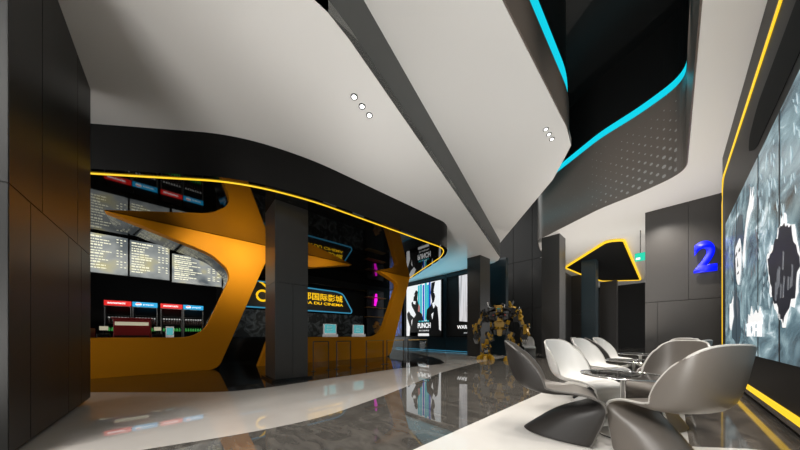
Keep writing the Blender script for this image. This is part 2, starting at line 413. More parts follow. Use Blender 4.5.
# bronze wall right of the lobby
bm = bmesh.new(); box(bm, -.58, 1.7, 11.23, 12.4, 0, 4.9, 1)
xs = [-.58, .33, 1.7]
for a, b in zip(xs, xs[1:]): box(bm, a, b - .008, 11.18, 11.23, 2.0, 4.9)
xs = [-.58, -.30, 1.7]
for a, b in zip(xs, xs[1:]): box(bm, a, b - .008, 11.18, 11.23, .03, 1.985)
struct('wall_right_end', bm, [M['column_warm'], M['panel_back']])
struct('wall_right', BX(1.25, 1.5, BACK, 11.2, 0, 4.9), M['fascia'])
# far lobby
struct('wall_far', BX(-8, 4, 26, 26.2, 0, 4.9), M['blackmatt'])
bm = bmesh.new(); box(bm, -6.2, -3.9, 19.5, 19.8, 0, 4.9); box(bm, -6.2, -3.9, 19.47, 19.5, 2.3, 2.32)
struct('wall_far_left', bm, M['column_warm'])
struct('wall_far_centre', BX(-3.05, -2.25, 19.8, 20.3, 0, 4.3), M['column_warm'])
struct('wall_far_side', BX(-4.7, -4.5, 14.3, 19.5, 0, 4.9), M['column'])

def clad_column(name, x0, x1, y0, y1, z1, zs, m, base=None, split=None, label=None):
    bm = bmesh.new(); box(bm, x0 + .01, x1 - .01, y0 + .01, y1 - .01, 0, z1, 1)
    box(bm, x0, x1, y0, y1, zs + .006, z1 - .001, 0)
    if split:
        ys = [y0] + split + [y1]
        for a, b in zip(ys, ys[1:]): box(bm, x0, x1, a, b - .006, .05, zs - .006, 0)
    else: box(bm, x0, x1, y0, y1, .05, zs - .006, 0)
    o = struct(name, bm, [m, M['panel_back']])
    if base: struct('column_base', BX(x0 - base, x1 + base, y0 - base, y1 + base, 0, .05), M['blackgloss'], parent=o)
    return o
c = clad_column('column', -6.12, -5.37, 1.43, 2.10, 3.72, 2.03, M['column'], .07, [1.78])
c = clad_column('column', -6.25, -5.60, 9.75, 10.6, 4.45, 2.3, M['column'], .0)
c = clad_column('column', -3.55, -2.92, 10.95, 11.75, 4.9, 2.2, M['column'], .0, [11.3])
c = clad_column('column', -3.20, -2.60, 15.75, 16.4, 4.9, 2.2, M['teal_wall'], .0)

# ---------------------------------------------------------------- ticket hall canopy
can = thing('canopy', 'black mirror soffit canopy with yellow light line over the orange counters', 'canopy', (-8.5, 3, 3.7))
def rel(o, ref): o.parent = ref; o.matrix_parent_inverse = Matrix.Translation(ref.location).inverted(); return o
cp = rnd([(-12.95, -6.6), (-10.5, -6.6)] + canopy_edge + [(-12.95, 9.9)], [0, 0, .5, .8, .9, .9, .45, .3, 0], 8)
outer = off(cp, -.12)   # edge of the fascia stands outside the light line
outer = [p for p in outer]
bm = bmesh.new(); prism(bm, [(max(p[0], -12.98), p[1]) for p in outer], 3.70, 4.449, 'z', 0, 1)
rel(link('fascia', bm, [M['fascia'], M['mirror']]), can)
led = [p for p in cp if p[0] > -10.6 and p[1] < 9.0]
led = [(p[0], p[1], 3.694) for p in led]
rel(link('light_line', TB(led, .015, seg=6), M['yellow']), can)

# ---------------------------------------------------------------- orange counters
def smooth_poly(pts, r): return rnd(pts, r, 8)
op1 = [(-4.4, 0), (.78, 0), (2.02, 3.35), (3.3, 3.27), (5.0, 3.695), (-1.25, 3.695), (.62, 3.15), (1.10, 2.72), (.42, .89), (-4.4, .89)]
r1 = [0, .22, .12, .25, 0, 0, .18, .55, .45, 0]
cn = thing('concession_counter', 'orange lacquered snack counter with leaning post and rounded opening', 'counter', (-8.35, -.5, 0))
pts1 = smooth_poly(op1, r1)
rel(link('front', PR(pts1, -8.62, -8.35, 'x'), M['orange'], bevel=.012), cn)
rel(link('worktop', BX(-9.3, -8.40, -4.3, .2, .84, .885), M['blackgloss']), cn)
lin = rnd([(-1.25, 3.695), (.62, 3.15), (1.10, 2.72), (.50, 1.07), (.42, .89)], [0, .18, .55, 0, 0], 8)
bm = bmesh.new(); q = [Vector(p) for p in lin]; cols = []
for i, p in enumerate(q):
    d = (q[min(i+1, len(q)-1)] - q[max(i-1, 0)]).normalized(); nn = Vector((-d.y, d.x)) * .03
    cols.append([bm.verts.new(v) for v in ((-8.60, p.x, p.y), (-9.55, p.x, p.y), (-9.55, p.x + nn.x, p.y + nn.y), (-8.60, p.x + nn.x, p.y + nn.y))])
for A, B in zip(cols, cols[1:]):
    for k in range(4): bm.faces.new((A[k], A[(k+1) % 4], B[(k+1) % 4], B[k]))
rel(link('mirror_lining', bm, mat('black_mirror_lining', (.005, .005, .005), .10, 0, .6)), cn)
op2 = [(1.75, 0), (6.92, 0), (8.15, 3.695), (6.25, 3.695), (6.70, 3.56), (7.42, 3.30), (6.42, .88), (2.05, .88)]
r2 = [0, .3, 0, 0, .3, .25, .55, 0]
tk = thing('ticket_counter', 'orange lacquered ticket counter with leaning end post beside the posters', 'counter', (-8.35, 5, 0))
rel(link('front', PR(smooth_poly(op2, r2), -8.62, -8.35, 'x'), M['orange'], bevel=.012), tk)
rel(link('worktop', BX(-9.3, -8.40, 2.1, 6.3, .83, .875), M['blackgloss']), tk)

# back shelf of the snack bar
tag(link('back_bar', BX(-11.6, -10.25, -4.3, .9, 0, .80), M['blackgloss']), 'low black back bar under the drinks fridges', 'cabinet')
# menu boards
def menu(y0, y1, z0, z1, x, label, seed):
    R = random.Random(seed)
    t = thing('menu_board', label, 'menu board', (x, (y0+y1)/2, z0), 0, 'lit menu boards above the snack bar')
    hb = bmesh.new()
    for yy in (y0 + .15, y1 - .15): tube(hb, [(x - .04, yy, z1), (x - .04, yy, 3.699)], .012, 6)
    rel(link('hanger', hb, M['steel']), t)
    rel(link('frame', BX(x - .08, x - .005, y0 - .01, y1 + .01, z0 - .01, z1 + .01), M['steel']), t)
    rel(link('display', BX(x - .005, x, y0, y1, z0, z1), M['menu']), t)
    bm = bmesh.new(); w = y1 - y0; h = z1 - z0; k = 0; z = z1 - .09 * h
    while z > z0 + .05 * h:
        th = .028 if k % 3 else .042
        L = R.uniform(.25, .55) * w; s = .04 * w; e = s + L; p = s
        while p < e:
            q = min(e, p + R.uniform(.05, .14) * w); box(bm, x, x + .003, y0 + p, y0 + q - .012, z, z + th); p = q
        if k % 4 != 3:
            for j in range(3):
                if R.random() > .25: box(bm, x, x + .003, y0 + (.70 + .1*j) * w, y0 + (.755 + .1*j) * w, z, z + .025)
        z -= .072 * h; k += 1
    rel(link('lettering', bm, M['menu_text']), t)
menu(-3.1, -1.80, 2.62, 3.64, -10.2, 'lit menu board half hidden by the dark left wall', 5)
menu(-1.78, -1.09, 2.61, 3.65, -10.2, 'lit menu board nearest the dark wall edge, bright with yellow text', 1)
menu(-1.05, -.24, 2.61, 3.63, -10.2, 'lit menu board in the middle of the row', 2)
menu(-.18, 1.05, 2.58, 3.45, -10.25, 'lit menu board at the rounded right end of the row, shorter than the others', 3)
# drinks fridges
bottle_bm = bmesh.new(); lathe(bottle_bm, [(.028, 0), (.03, .01), (.03, .10), (.014, .14), (.014, .15)], seg=8, mi=0); lathe(bottle_bm, [(.019, .15), (.022, .155), (.022, .185), (.018, .19)], seg=8, mi=1)
bot0 = link('bottle', bottle_bm, [mat('dark_drink', (.03, .015, .012), .3), M['cap']], smooth=True); 
gb = bmesh.new(); lathe(gb, [(.022, 0), (.024, .01), (.024, .06), (.012, .09), (.012, .11)], seg=8)
bot1 = link('bottle', gb, M['green'], smooth=True)
first = [True, True]
def fridge(y0, y1, kind, label, side):
    t = thing('drinks_fridge', label, 'fridge', (-10.9, (y0+y1)/2, .80), 0, 'glass door drinks fridges')
    bm = bmesh.new()
    box(bm, -11.5, -11.45, y0, y1, .80, 1.94); box(bm, -11.45, -10.9, y0, y0+.02, .80, 1.94); box(bm, -11.45, -10.9, y1-.02, y1, .80, 1.94)
    box(bm, -11.45, -10.9, y0, y1, 1.90, 1.94); box(bm, -11.45, -10.9, y0, y1, .80, .84)
    rel(link('body', bm, M['steel']), t)
    s = rel(link('header_sign', BX(-10.9, -10.87, y0, y1, 1.81, 1.955), M['red_sign' if kind == 'red' else 'blue_sign']), t)
    if kind == 'red':
        x = text('lettering', 'asunamatic', (-10.868, y0 + .06, 1.86), '+x', .36, .06, M['white_lit'], shear=.3, bold=.02); rel(x, t)
    else:
        bm = bmesh.new(); c = (y0 + .13, 1.885)
        for (a0, a1, mi) in ((.15*PI, .95*PI, 0), (1.2*PI, 1.9*PI, 1)):
            v = [bm.verts.new((-10.865, c[0] + .06*math.cos(a0 + (a1-a0)*k/10), c[1] + .045*math.sin(a0 + (a1-a0)*k/10))) for k in range(11)]
            bm.faces.new(v).material_index = mi
        v = [bm.verts.new((-10.866, c[0] + .066*math.cos(2*PI*k/16), c[1] + .052*math.sin(2*PI*k/16))) for k in range(16)]
        bm.faces.new(v).material_index = 2
        rel(link('round_logo', bm, [M['red_sign'], M['blue_sign'], M['white_lit']]), t)
        x = text('lettering', 'pepsi', (-10.868, y0 + .23, 1.855), '+x', .22, .05, M['white_lit'], bold=.01); rel(x, t)
    for z in (1.07, 1.30, 1.55):
        rel(link('shelf', BX(-11.44, -10.96, y0+.02, y1-.02, z - .012, z), M['steel']), t)
    fr = bmesh.new()
    for (a, b, c_, d) in ((y0, y0+.022, .84, 1.81), (y1-.022, y1, .84, 1.81), (y0, y1, .84, .86), (y0, y1, 1.79, 1.81)): box(fr, -10.9, -10.885, a, b, c_, d)
    dr = rel(link('door', fr, M['robot_s']), t)
    link('handle', BX(-10.885, -10.86, y1-.05, y1-.03, 1.2, 1.5), M['chrome'], parent=dr)
    n = 7
    for sh, (z, src, k, what) in enumerate(((1.30, bot0, 0, 'white bottle, upper shelf, '), (1.07, bot1, 1, 'small green bottle, lower shelf, '))):
        for i in range(n):
            o = src if first[k] else src.copy()
            if not first[k]: COL.objects.link(o)
            first[k] = False
            o.location = (-11.05, y0 + .07 + i * (y1-y0-.14)/(n-1), z)
            tag(o, what + side, 'bottle', ('white' if k == 0 else 'green') + ' bottles in the ' + side)
fridge(-1.62, -1.09, 'red', 'drinks fridge with red header behind the red popcorn machine', 'red header fridge behind the popcorn machine')
fridge(-1.07, -.53, 'blue', 'drinks fridge with blue header beside the popcorn machine', 'blue header fridge beside the popcorn machine')
fridge(-.46, .06, 'red', 'drinks fridge with red header right of the dark gap', 'red header fridge right of the dark gap')
fridge(.08, .60, 'blue', 'drinks fridge with blue header nearest the leaning orange post', 'blue header fridge nearest the orange post')
area('fridge_light', (-9.9, -.5, 2.4), (-10.9, -.5, 1.2), 7, 2.2, .1, (.9, .95, 1))
# popcorn machine + tills on the worktop behind the counter front
t = thing('popcorn_machine', 'dark red popcorn machine with long cream label on the snack counter', 'machine', (-9.6, -.9, .885))
tag(link('service_shelf', BX(-9.95, -9.31, -4.3, .6, 0, .885), M['blackgloss']), 'black service shelf behind the orange snack counter', 'shelf')
rel(link('cabinet', BX(-9.9, -9.45, -1.26, -.60, .886, 1.37), M['red'], bevel=.01), t)
rel(link('top_rim', BX(-9.93, -9.42, -1.29, -.57, 1.37, 1.40), M['red']), t)
rel(link('cream_label', BX(-9.45, -9.443, -1.23, -.63, 1.20, 1.29), M['cream']), t)
rel(link('kick_plate', BX(-9.45, -9.44, -1.24, -.62, .90, .94), M['steel']), t)
def till(y, label, c='cream', w=.10, h=.10):
    t = thing('cash_register', label, 'cash register', (-9.5, y, .885), 0)
    rel(link('base', BX(-9.66, -9.42, y-w, y+w, .886, .98), M['blackgloss'], bevel=.006), t)
    rel(link('neck', BX(-9.56, -9.53, y-.02, y+.02, .98, 1.09), M['steel']), t)
    rel(link('display', BX(-9.54, -9.50, y-w*.7, y+w*.7, 1.07, 1.07 + h), M[c]), t)
till(-1.42, 'small till with cream display left of the popcorn machine')
till(-.46, 'small till with cream display right of the popcorn machine')
t = thing('card_reader_stand', 'small white framed kiosk screen on the snack counter', 'kiosk', (-9.5, -.2, .885))
rel(link('frame', BX(-9.54, -9.50, -.30, -.13, .886, 1.19), M['whitecase']), t)
rel(link('display', BX(-9.50, -9.495, -.28, -.15, .95, 1.15), M['lcd']), t)
t = thing('snack_warmer', 'low red warmer with cream top by the dark left wall', 'machine', (-9.6, -1.85, .885))
rel(link('cabinet', BX(-9.9, -9.45, -2.3, -1.62, .886, 1.12), M['red'], bevel=.01), t)
rel(link('tray', BX(-9.45, -9.40, -1.95, -1.62, 1.06, 1.13), M['cream']), t)

struct('wall_ticket_back', BX(-11.35, -11.15, 1.0, 9.2, 0, 3.69), M['blackmatt'])
# ---------------------------------------------------------------- ticket hall back: sign panel, graphic, neon
t = thing('cinema_sign', 'black sign panel with gold cinema lettering and blue light outline', 'sign', (-10.8, 4.3, 1.9))
sp = rnd([(1.6, 2.03), (6.4, 2.04), (6.45, 2.16), (5.95, 2.95), (5.6, 3.03), (1.6, 3.06)], [0, .04, .06, .12, .12, 0])
rel(link('panel', PR(sp, -11.15, -10.82, 'x'), M['smoke'] and mat('sign_panel', (.03, .033, .036), .4)), t)
rel(link('light_outline', TB([(-10.80, p[0], p[1]) for p in sp], .03, seg=6, closed=True), M['dimcyan']), t)
rel(text('chinese_lettering', '嘉都国际影城', (-10.81, 3.62, 2.53), '+x', 2.30, .33, M['gold'], depth=.02, bold=.008), t)
rel(text('latin_lettering', 'XIN JIA DU CINEMA', (-10.81, 3.55, 2.30), '+x', 2.40, .16, M['gold'], depth=.02, bold=.01), t)
lg = [(-10.78, 2.42 + .20*math.cos(a), 2.50 + .20*math.sin(a)) for a in [2*PI*k/20 for k in range(20)]]
bm = bmesh.new(); tube(bm, lg, .045, 6, closed=True); tube(bm, [(-10.78, 2.63, 2.34), (-10.78, 2.66, 2.6), (-10.78, 2.58, 2.85), (-10.78, 2.40, 3.0), (-10.78, 2.30, 3.02)], [.04, .045, .05, .035, .01], 6)
rel(link('round_emblem', bm, M['gold']), t)
tag(link('wall_graphic', BX(-11.145, -10.95, 1.2, 7.2, .885, 1.95), M['smoke']), 'dark swirling smoke graphic under the cinema sign', 'graphic panel')
tag(link('rear_counter', BX(-11.0, -10.3, 1.0, 7.2, 0, .88), M['blackgloss'], bevel=.01), 'black rear counter below the smoke graphic', 'counter')
bm = bmesh.new(); box(bm, -11.0, -10.6, 1.6, 7.4, 3.2, 3.24)
tag(link('header_shelf', bm, M['blackgloss']), 'black header shelf over the cinema sign', 'shelf')
t = thing('neon_unit', 'dark display unit with magenta neon bar and copper shelves', 'display unit', (-10.8, 7.8, 0))
rel(link('cabinet', BX(-11.14, -10.95, 7.45, 8.6, 0, 3.4), M['blackgloss']), t)
rel(link('neon_bar', TB([(-10.85, 7.92, 2.55), (-10.85, 7.98, 2.85), (-10.85, 8.0, 3.2)], [.06, .09, .05], 8), M['magenta']), t)
for z in (1.9, 2.4, 2.95): rel(link('shelf', BX(-10.95, -10.6, 7.3, 8.5, z, z + .03), M['inlay']), t)
t = thing('geometric_sculpture', 'bronze interlocking block sculpture at the end of the ticket counter', 'sculpture', (-9.0, 6.65, .9))
bm = bmesh.new()
for k, (a, b, s) in enumerate(((0, .10, .12), (.14, .25, .13), (-.10, .32, .10), (.02, .45, .12), (.2, .08, .1))):
    mtx = Matrix.Translation((-9.6, 7.1 + a, 1.05 + b)) @ Matrix.Rotation(.6 * (k % 2) + .4, 4, 'X')
    bmesh.ops.create_cube(bm, size=s * 1.4, matrix=mtx)
rel(link('blocks', bm, M['inlay'], bevel=.005), t)
rel(link('plinth', BX(-9.8, -9.4, 6.9, 7.4, 0, 1.02), M['blackgloss']), t)
def monitor(y, label):
    t = thing('ticket_monitor', label, 'monitor', (-8.9, y, .875), 0, 'monitors on the ticket counter')
    rel(link('base', BX(-9.0, -8.72, y - .26, y + .26, .876, .98), M['whitecase'], bevel=.01), t)
    rel(link('casing', BX(-8.92, -8.86, y - .27, y + .27, .98, 1.38), M['whitecase'], bevel=.01), t)
    rel(link('display', BX(-8.86, -8.855, y - .23, y + .23, 1.03, 1.36), M['lcd']), t)
    bm = bmesh.new()
    for k in range(4): box(bm, -8.855, -8.853, y - .15, y + .05 + .03 * (k % 2), 1.10 + .06*k, 1.115 + .06*k)
    rel(link('screen_lines', bm, M['whitecase']), t)
monitor(4.33, 'white monitor with cyan screen nearer the dark column on the ticket counter')
monitor(5.62, 'white monitor with cyan screen nearer the leaning end post')

# ---------------------------------------------------------------- queue railing
def rail(y0, y1, x, label, brass):
    t = thing('glass_barrier', label, 'barrier', (x, y0, 0), 0, 'glass queue barriers before the ticket counter')
    for y in (y0, y1):
        bm = bmesh.new(); tube(bm, [(x, y, 0), (x, y, .78)], .014, 8)
        po = rel(link('post', bm, M['steel']), t)
        link('foot', BX(x-.05, x+.05, y-.05, y+.05, .005, .012), M['steel'], parent=po)
    rel(link('glass_panel', BX(x-.004, x+.004, y0+.03, y1-.03, .10, .72), M['glass']), t)
    rel(link('handrail', TB([(x, y0, .775), (x, y1, .775)], .012, 8), M['brass' if brass else 'steel']), t)
rail(2.56, 2.98, -6.2, 'shortest glass barrier right beside the dark column', False)
rail(3.22, 3.66, -6.2, 'glass barrier with dark handrail, second from the column', False)
rail(4.2, 4.85, -6.2, 'glass barrier before the right monitor, with brass handrail', True)
rail(5.0, 5.75, -6.2, 'glass barrier before the leaning end post, with brass handrail', True)
rail(5.9, 6.9, -6.15, 'glass barrier furthest right, in front of the posters', True)

# ---------------------------------------------------------------- posters
def flat(bm, pts, y, mi, axis='y', th=.004):
    prism(bm, pts, y, y - th if axis == 'y' else y - th, axis, mi)
def poster(x0, x1, name_label):
    t = thing('poster_lightbox', name_label, 'poster', ((x0+x1)/2, 11.3, .89), 0, 'backlit film posters')
    bm = bmesh.new()
    for (a, b, c_, d) in ((x0-.05, x0, .86, 4.2), (x1, x1+.05, .86, 4.2), (x0-.05, x1+.05, .84, .89), (x0-.05, x1+.05, 4.15, 4.2)): box(bm, a, b, 11.20, 11.335, c_, d)
    rel(link('frame', bm, M['blackmatt']), t)
    return t
t = poster(-11.86, -8.92, 'backlit white and cyan poster with two dark figures reading PUNCH')
x0, z0, w, h = -11.86, .89, 2.94, 3.26
Q = lambda u, v: (x0 + u*w, z0 + v*h)
rel(link('sheet', BX(x0, x0+w, 11.25, 11.30, z0, z0+h), M['p_white']), t)
bm = bmesh.new()
for i, (u, v0, v1, wd_) in enumerate(((.36, .28, .98, .05), (.42, .30, .99, .06), (.50, .26, .97, .045), (.56, .30, 1, .055), (.62, .28, .96, .05), (.67, .34, 1, .05))):
    prism(bm, [Q(u, v0), Q(u+wd_, v0), Q(u+wd_, v1), Q(u, v1)], 11.25, 11.246, 'y', 0 if i % 3 != 2 else 1)
rel(link('skyline_art', bm, [M['p_cyan'], M['p_blue']]), t)
bm = bmesh.new()
figs = [[(.10, 0), (.12, .18), (.03, .36), (.02, .45), (.08, .5), (.14, .42), (.24, .36), (.30, .42), (.17, .60), (.16, .66), (.22, .70), (.24, .82), (.30, .90), (.36, .86), (.34, .72), (.38, .6), (.36, .5), (.48, .42), (.52, .30), (.40, .26), (.36, 0)],
        [(.68, 0), (.66, .2), (.60, .34), (.62, .50), (.72, .56), (.76, .64), (.72, .80), (.74, .98), (.84, .99), (.80, .84), (.84, .72), (.80, .60), (.90, .52), (.93, .30), (.94, .12), (1, .08), (1, 0)],
        [(.12, .0), (.36, .0), (.36, .07), (.12, .07)]]
for f in figs: prism(bm, [Q(*p) for p in f], 11.25, 11.243, 'y')
rel(link('figure_art', bm, M['ink']), t)
bm = bmesh.new(); prism(bm, [Q(.36, .48), Q(.42, .46), Q(.43, .56), Q(.38, .62)], 11.25, 11.241, 'y')
rel(link('accent_art', bm, [M['p_skin']]), t)
bm = bmesh.new()
for f in ([(.19, .80), (.27, .82), (.25, .78)], [(.20, .70), (.30, .68), (.28, .62), (.22, .64)], [(.79, .80), (.84, .82), (.83, .78)], [(.80, .62), (.76, .60), (.80, .50), (.84, .55)], [(.16, .30), (.20, .34), (.17, .20)], [(.74, .40), (.80, .44), (.77, .30)]): prism(bm, [Q(*p) for p in f], 11.25, 11.240, 'y')
rel(link('highlight_art', bm, M['p_white']), t)
bm = bmesh.new(); prism(bm, [Q(.36, .05), Q(.70, .05), Q(.70, .28), Q(.36, .28)], 11.25, 11.242, 'y')
rel(link('title_ground', bm, M['ink']), t)
rel(text('title', 'PUNCH', (*Q(.36, .15)[:1], 11.24, Q(0, .15)[1]), '-y', .36*w, .10*h, M['white_lit'], bold=.03), t)
rel(text('small_title', 'WELCOME TO THE', (Q(.38, 0)[0], 11.24, Q(0, .265)[1]), '-y', .30*w, .03*h, M['p_cyan'], bold=.01), t)
rel(text('credits', 'IN CINEMAS', (Q(.40, 0)[0], 11.24, Q(0, .09)[1]), '-y', .28*w, .025*h, M['p_white']), t)
t = poster(-8.49, -6.3, 'backlit black poster with a white streaked column, half behind the pillar')
x0 = -8.49; w = 2.19
rel(link('sheet', BX(x0, x0+w, 11.25, 11.30, z0, z0+h), M['ink']), t)
bm = bmesh.new(); prism(bm, [Q(.36, .25), Q(.70, .22), Q(.70, 1), Q(.35, 1)], 11.25, 11.246, 'y'); rel(link('streak_art', bm, M['p_streak']), t)
bm = bmesh.new(); prism(bm, [Q(.78, .4), Q(.98, .35), Q(.98, .98), Q(.82, .98)], 11.25, 11.246, 'y'); rel(link('blue_art', bm, M['p_night']), t)
rel(text('title', 'WARHORSE', (Q(.30, 0)[0], 11.24, Q(0, .12)[1]), '-y', .66*w, .06*h, M['white_lit'], bold=.02), t)
rel(text('credits', 'IN CINEMAS', (Q(.50, 0)[0], 11.24, Q(0, .045)[1]), '-y', .25*w, .015*h, M['p_white']), t)
t = poster(-15.2, -12.3, 'backlit night-blue poster seen past the leaning orange post')
rel(link('sheet', BX(-15.2, -12.3, 11.25, 11.30, z0, z0+h), M['p_night']), t)

# ---------------------------------------------------------------- video wall on the right
fx = .75
vw = thing('video_wall', 'large blue-grey video wall with face, raised hand and dark chasm', 'screen', (.9, 5, .6))
fr = bmesh.new()
outerp = rnd([(BACK+.1, .02), (9.0, .02), (9.0, 4.89), (BACK+.1, 4.89)], [0, .02, .02, 0])
prism(fr, outerp, fx + .03, 1.24, 'x')
rel(link('surround', fr, M['fascia']), vw)
rel(link('plinth_face', BX(fx, fx+.03, BACK+.1, 8.96, .075, .145), M['brown_stone']), vw)
rel(link('surround_face', PR([(BACK+.1, .225), (8.96, .225), (8.96, 4.88), (BACK+.1, 4.88)], fx, fx+.03, 'x'), mat('screen_surround', (.012, .0105, .0095), .45, 0, .25)), vw)
# yellow light frame: floor line, upright, ceiling line
ll = bmesh.new()
box(ll, fx - .012, fx + .02, BACK+.1, 8.98, .15, .215); box(ll, fx - .012, fx + .02, BACK+.1, 8.62, 4.345, 4.41)
tube(ll, [(fx + .01, 8.60, 4.378), (fx + .01, 8.80, 4.33), (fx + .01, 8.92, 4.15), (fx + .01, 8.96, 3.85), (fx + .01, 8.96, .18)], [.032, .03, .026, .022, .020], 6)
rel(link('light_line', ll, M['yellow']), vw)
rel(link('black_band', PR(rnd([(BACK+.2, 3.42), (5.7, 3.42), (6.15, 3.62), (6.1, 3.80), (5.6, 3.95), (BACK+.2, 3.95)], [0, .2, .12, .15, .2, 0]), fx - .006, fx, 'x'), M['blackmatt']), vw)  # flat black rounded band on the surround above the screen
rel(link('screen', BX(fx - .03, fx, .8, 8.16, .68, 3.19), M['screen']), vw)
bm = bmesh.new()
for y in (5.37, 4.46, 6.9, 3.2, 2.0): box(bm, fx - .034, fx - .03, y - .012, y + .012, .68, 3.19)
rel(link('panel_joint', bm, M['ink']), vw)
X0 = fx - .031
def art(name, polys, m, d=0.0):
    bm = bmesh.new()
    for p in polys: prism(bm, p, X0 - d, X0 - d - .002, 'x')
    rel(link(name, bm, m), vw)
def jag(pts, amp, n, seed):
    R = random.Random(seed); out = []
    for a, b in zip(pts, pts[1:] + pts[:1]):
        a = Vector(a); b = Vector(b); d = (b-a); nn = Vector((-d.y, d.x)).normalized()
        for k in range(n): out.append(tuple(a + d * k / n + nn * R.uniform(-amp, amp)))
    return out
CHM = [(4.88, 1.78), (4.62, 1.88), (4.33, 2.04), (4.1, 1.92), (3.85, 1.6), (4.0, 1.3), (4.33, 1.05), (4.5, 1.2), (4.75, 1.45)]
art('chasm_edge_art', [jag([(4.3 + (y-4.3)*1.10, 1.55 + (z-1.55)*1.12) for y, z in CHM], .05, 6, 4)], M['p_white'], 0)
art('dark_chasm_art', [jag(CHM, .04, 5, 3)], mat('screen_dark', (.01, .01, .015), .3, emit=(.012, .013, .02), es=1), .003)
R_ = random.Random(9)
art('chasm_streak_art', [[(y, z), (y - .02, z + h), (y - .05, z + h * .9), (y - .03, z)] for y, z, h in [(R_.uniform(4.0, 4.65), R_.uniform(1.3, 1.6), R_.uniform(.08, .25)) for _ in range(14)]], M['p_grey'], .006)
art('hair_art', [jag([(7.05, 2.55), (6.75, 2.85), (6.35, 2.78), (6.30, 2.35), (6.5, 2.42), (6.85, 2.35), (7.0, 2.2), (7.1, 1.7), (7.3, 1.2), (7.35, .9), (6.7, .72), (6.5, 1.0), (6.62, 1.5), (6.9, 1.6), (7.15, 2.1)], .03, 3, 6)], mat('screen_slate', (.02, .03, .04), .3, emit=(.035, .06, .08), es=1))
art('face_art', [rnd([(6.98, 2.40), (6.55, 2.50), (6.42, 2.3), (6.45, 1.98), (6.62, 1.72), (6.82, 1.82), (6.95, 2.05)], .1)], M['p_white'], .004)
art('face_feature_art', [[(6.90, 2.28), (6.76, 2.31), (6.76, 2.27), (6.90, 2.24)], [(6.62, 2.30), (6.50, 2.32), (6.50, 2.27), (6.62, 2.26)], [(6.72, 2.2), (6.66, 2.06), (6.74, 2.05)], [(6.80, 1.94), (6.60, 1.97), (6.62, 1.93)], [(6.98, 2.4), (6.9, 2.1), (6.84, 1.86), (6.90, 1.98), (7.0, 2.1)]], M['ink'], .008)
art('hand_art', [[(6.25, 1.95), (6.02, 2.45), (5.75, 2.60), (5.62, 2.62), (5.55, 2.78), (5.66, 2.72), (5.60, 2.90), (5.74, 2.78), (5.74, 2.95), (5.86, 2.78), (5.98, 2.70), (6.12, 2.52), (6.34, 2.12)]], M['p_white'], .004)
art('lower_hand_art', [jag([(7.55, 1.5), (7.2, 1.62), (7.15, 1.3), (7.45, 1.0), (7.6, 1.2)], .05, 2, 8)], M['p_white'], .004)
art('crown_emblem_art', [[(5.95, 1.10), (5.92, 1.24), (5.80, 1.20), (5.72, 1.34), (5.60, 1.21), (5.46, 1.27), (5.34, 1.21), (5.24, 1.30), (5.12, 1.18), (5.10, 1.08)]], M['p_white'], .003)
R_ = random.Random(21)
def flecks(name, n, y0, y1, z0, z1, L, m):
    out = []
    for _ in range(n):
        y = R_.uniform(y0, y1); z = R_.uniform(z0, z1); a = R_.uniform(.9, 1.9); l = R_.uniform(.3, 1) * L; w = l * .12
        d = Vector((math.cos(a), math.sin(a))) * l; q = Vector((-d.y, d.x)).normalized() * w; p = Vector((y, z))
        out.append([tuple(p), tuple(p + d * .5 + q), tuple(p + d), tuple(p + d * .5 - q)])
    art(name, out, m, .001)
flecks('foam_art', 40, 4.7, 5.4, .9, 2.9, .20, M['p_mist'])
flecks('spray_art', 30, 3.6, 4.9, 2.0, 3.0, .18, M['p_mist'])
flecks('shadow_art', 40, 5.3, 7.6, .9, 2.9, .35, M['p_grey'])
x = text('title', 'IIDHII', (X0 - .006, 5.98, .93), '-x', .86, .18, M['white_lit'], depth=.004, bold=.03); rel(x, vw)
# blue neon numeral
t = thing('hall_number', 'glowing blue numeral 2 on the bronze wall beside the video wall', 'sign', (.65, 11.1, 2.7))
rel(text('numeral', '2', (.42, 11.10, 2.74), '-y', .42, .88, M['neon_blue'], depth=.06, bold=.04), t)
bm = bmesh.new(); tube(bm, [(.62, 11.18, 2.9), (.62, 11.08, 2.9)], .02, 6); tube(bm, [(.75, 11.18, 3.4), (.75, 11.08, 3.4)], .02, 6)
rel(link('bracket', bm, M['steel']), t)
l = bpy.data.lights.new('neon_glow', 'POINT'); l.energy = .7; l.color = (0, .02, 1); l.shadow_soft_size = .15
o = bpy.data.objects.new('neon_glow', l); COL.objects.link(o); o.location = (.62, 10.95, 3.1)

# ---------------------------------------------------------------- hanging black soffit island in the lobby
isl = thing('lobby_ceiling_panel', 'black ceiling panel outlined in yellow light in the far lobby', 'ceiling panel', (-2, 15, 4.84))
ip = rnd([(x * 1.164, y * 1.164) for x, y in [(-1.13, 11.6), (-1.55, 11.3), (-3.55, 14.2), (-3.35, 16.4), (-2.9, 19.4), (-1.27, 20.8)]], [.2, .3, .25, .5, .3, .3])
rel(link('slab', PR(ip, 4.84, 4.899, 'z', 0, 0), M['blackmatt']), isl)
rel(link('light_line', TB([(p[0], p[1], 4.84) for p in ip], .05, 6, closed=True), M['yellow']), isl)
t = thing('exit_sign', 'small green exit light by the bronze wall', 'sign', (-.9, 13, 3.4))
rel(link('housing', BX(-.95, -.66, 12.9, 12.96, 3.75, 4.05), M['exit'], bevel=.01), t)
rel(link('hanger', TB([(-.8, 12.93, 4.05), (-.8, 12.93, 4.9)], .012, 6), M['steel']), t)
rel(link('arrow', BX(-.92, -.80, 12.89, 12.90, 3.80, 3.88), M['white_lit']), t)

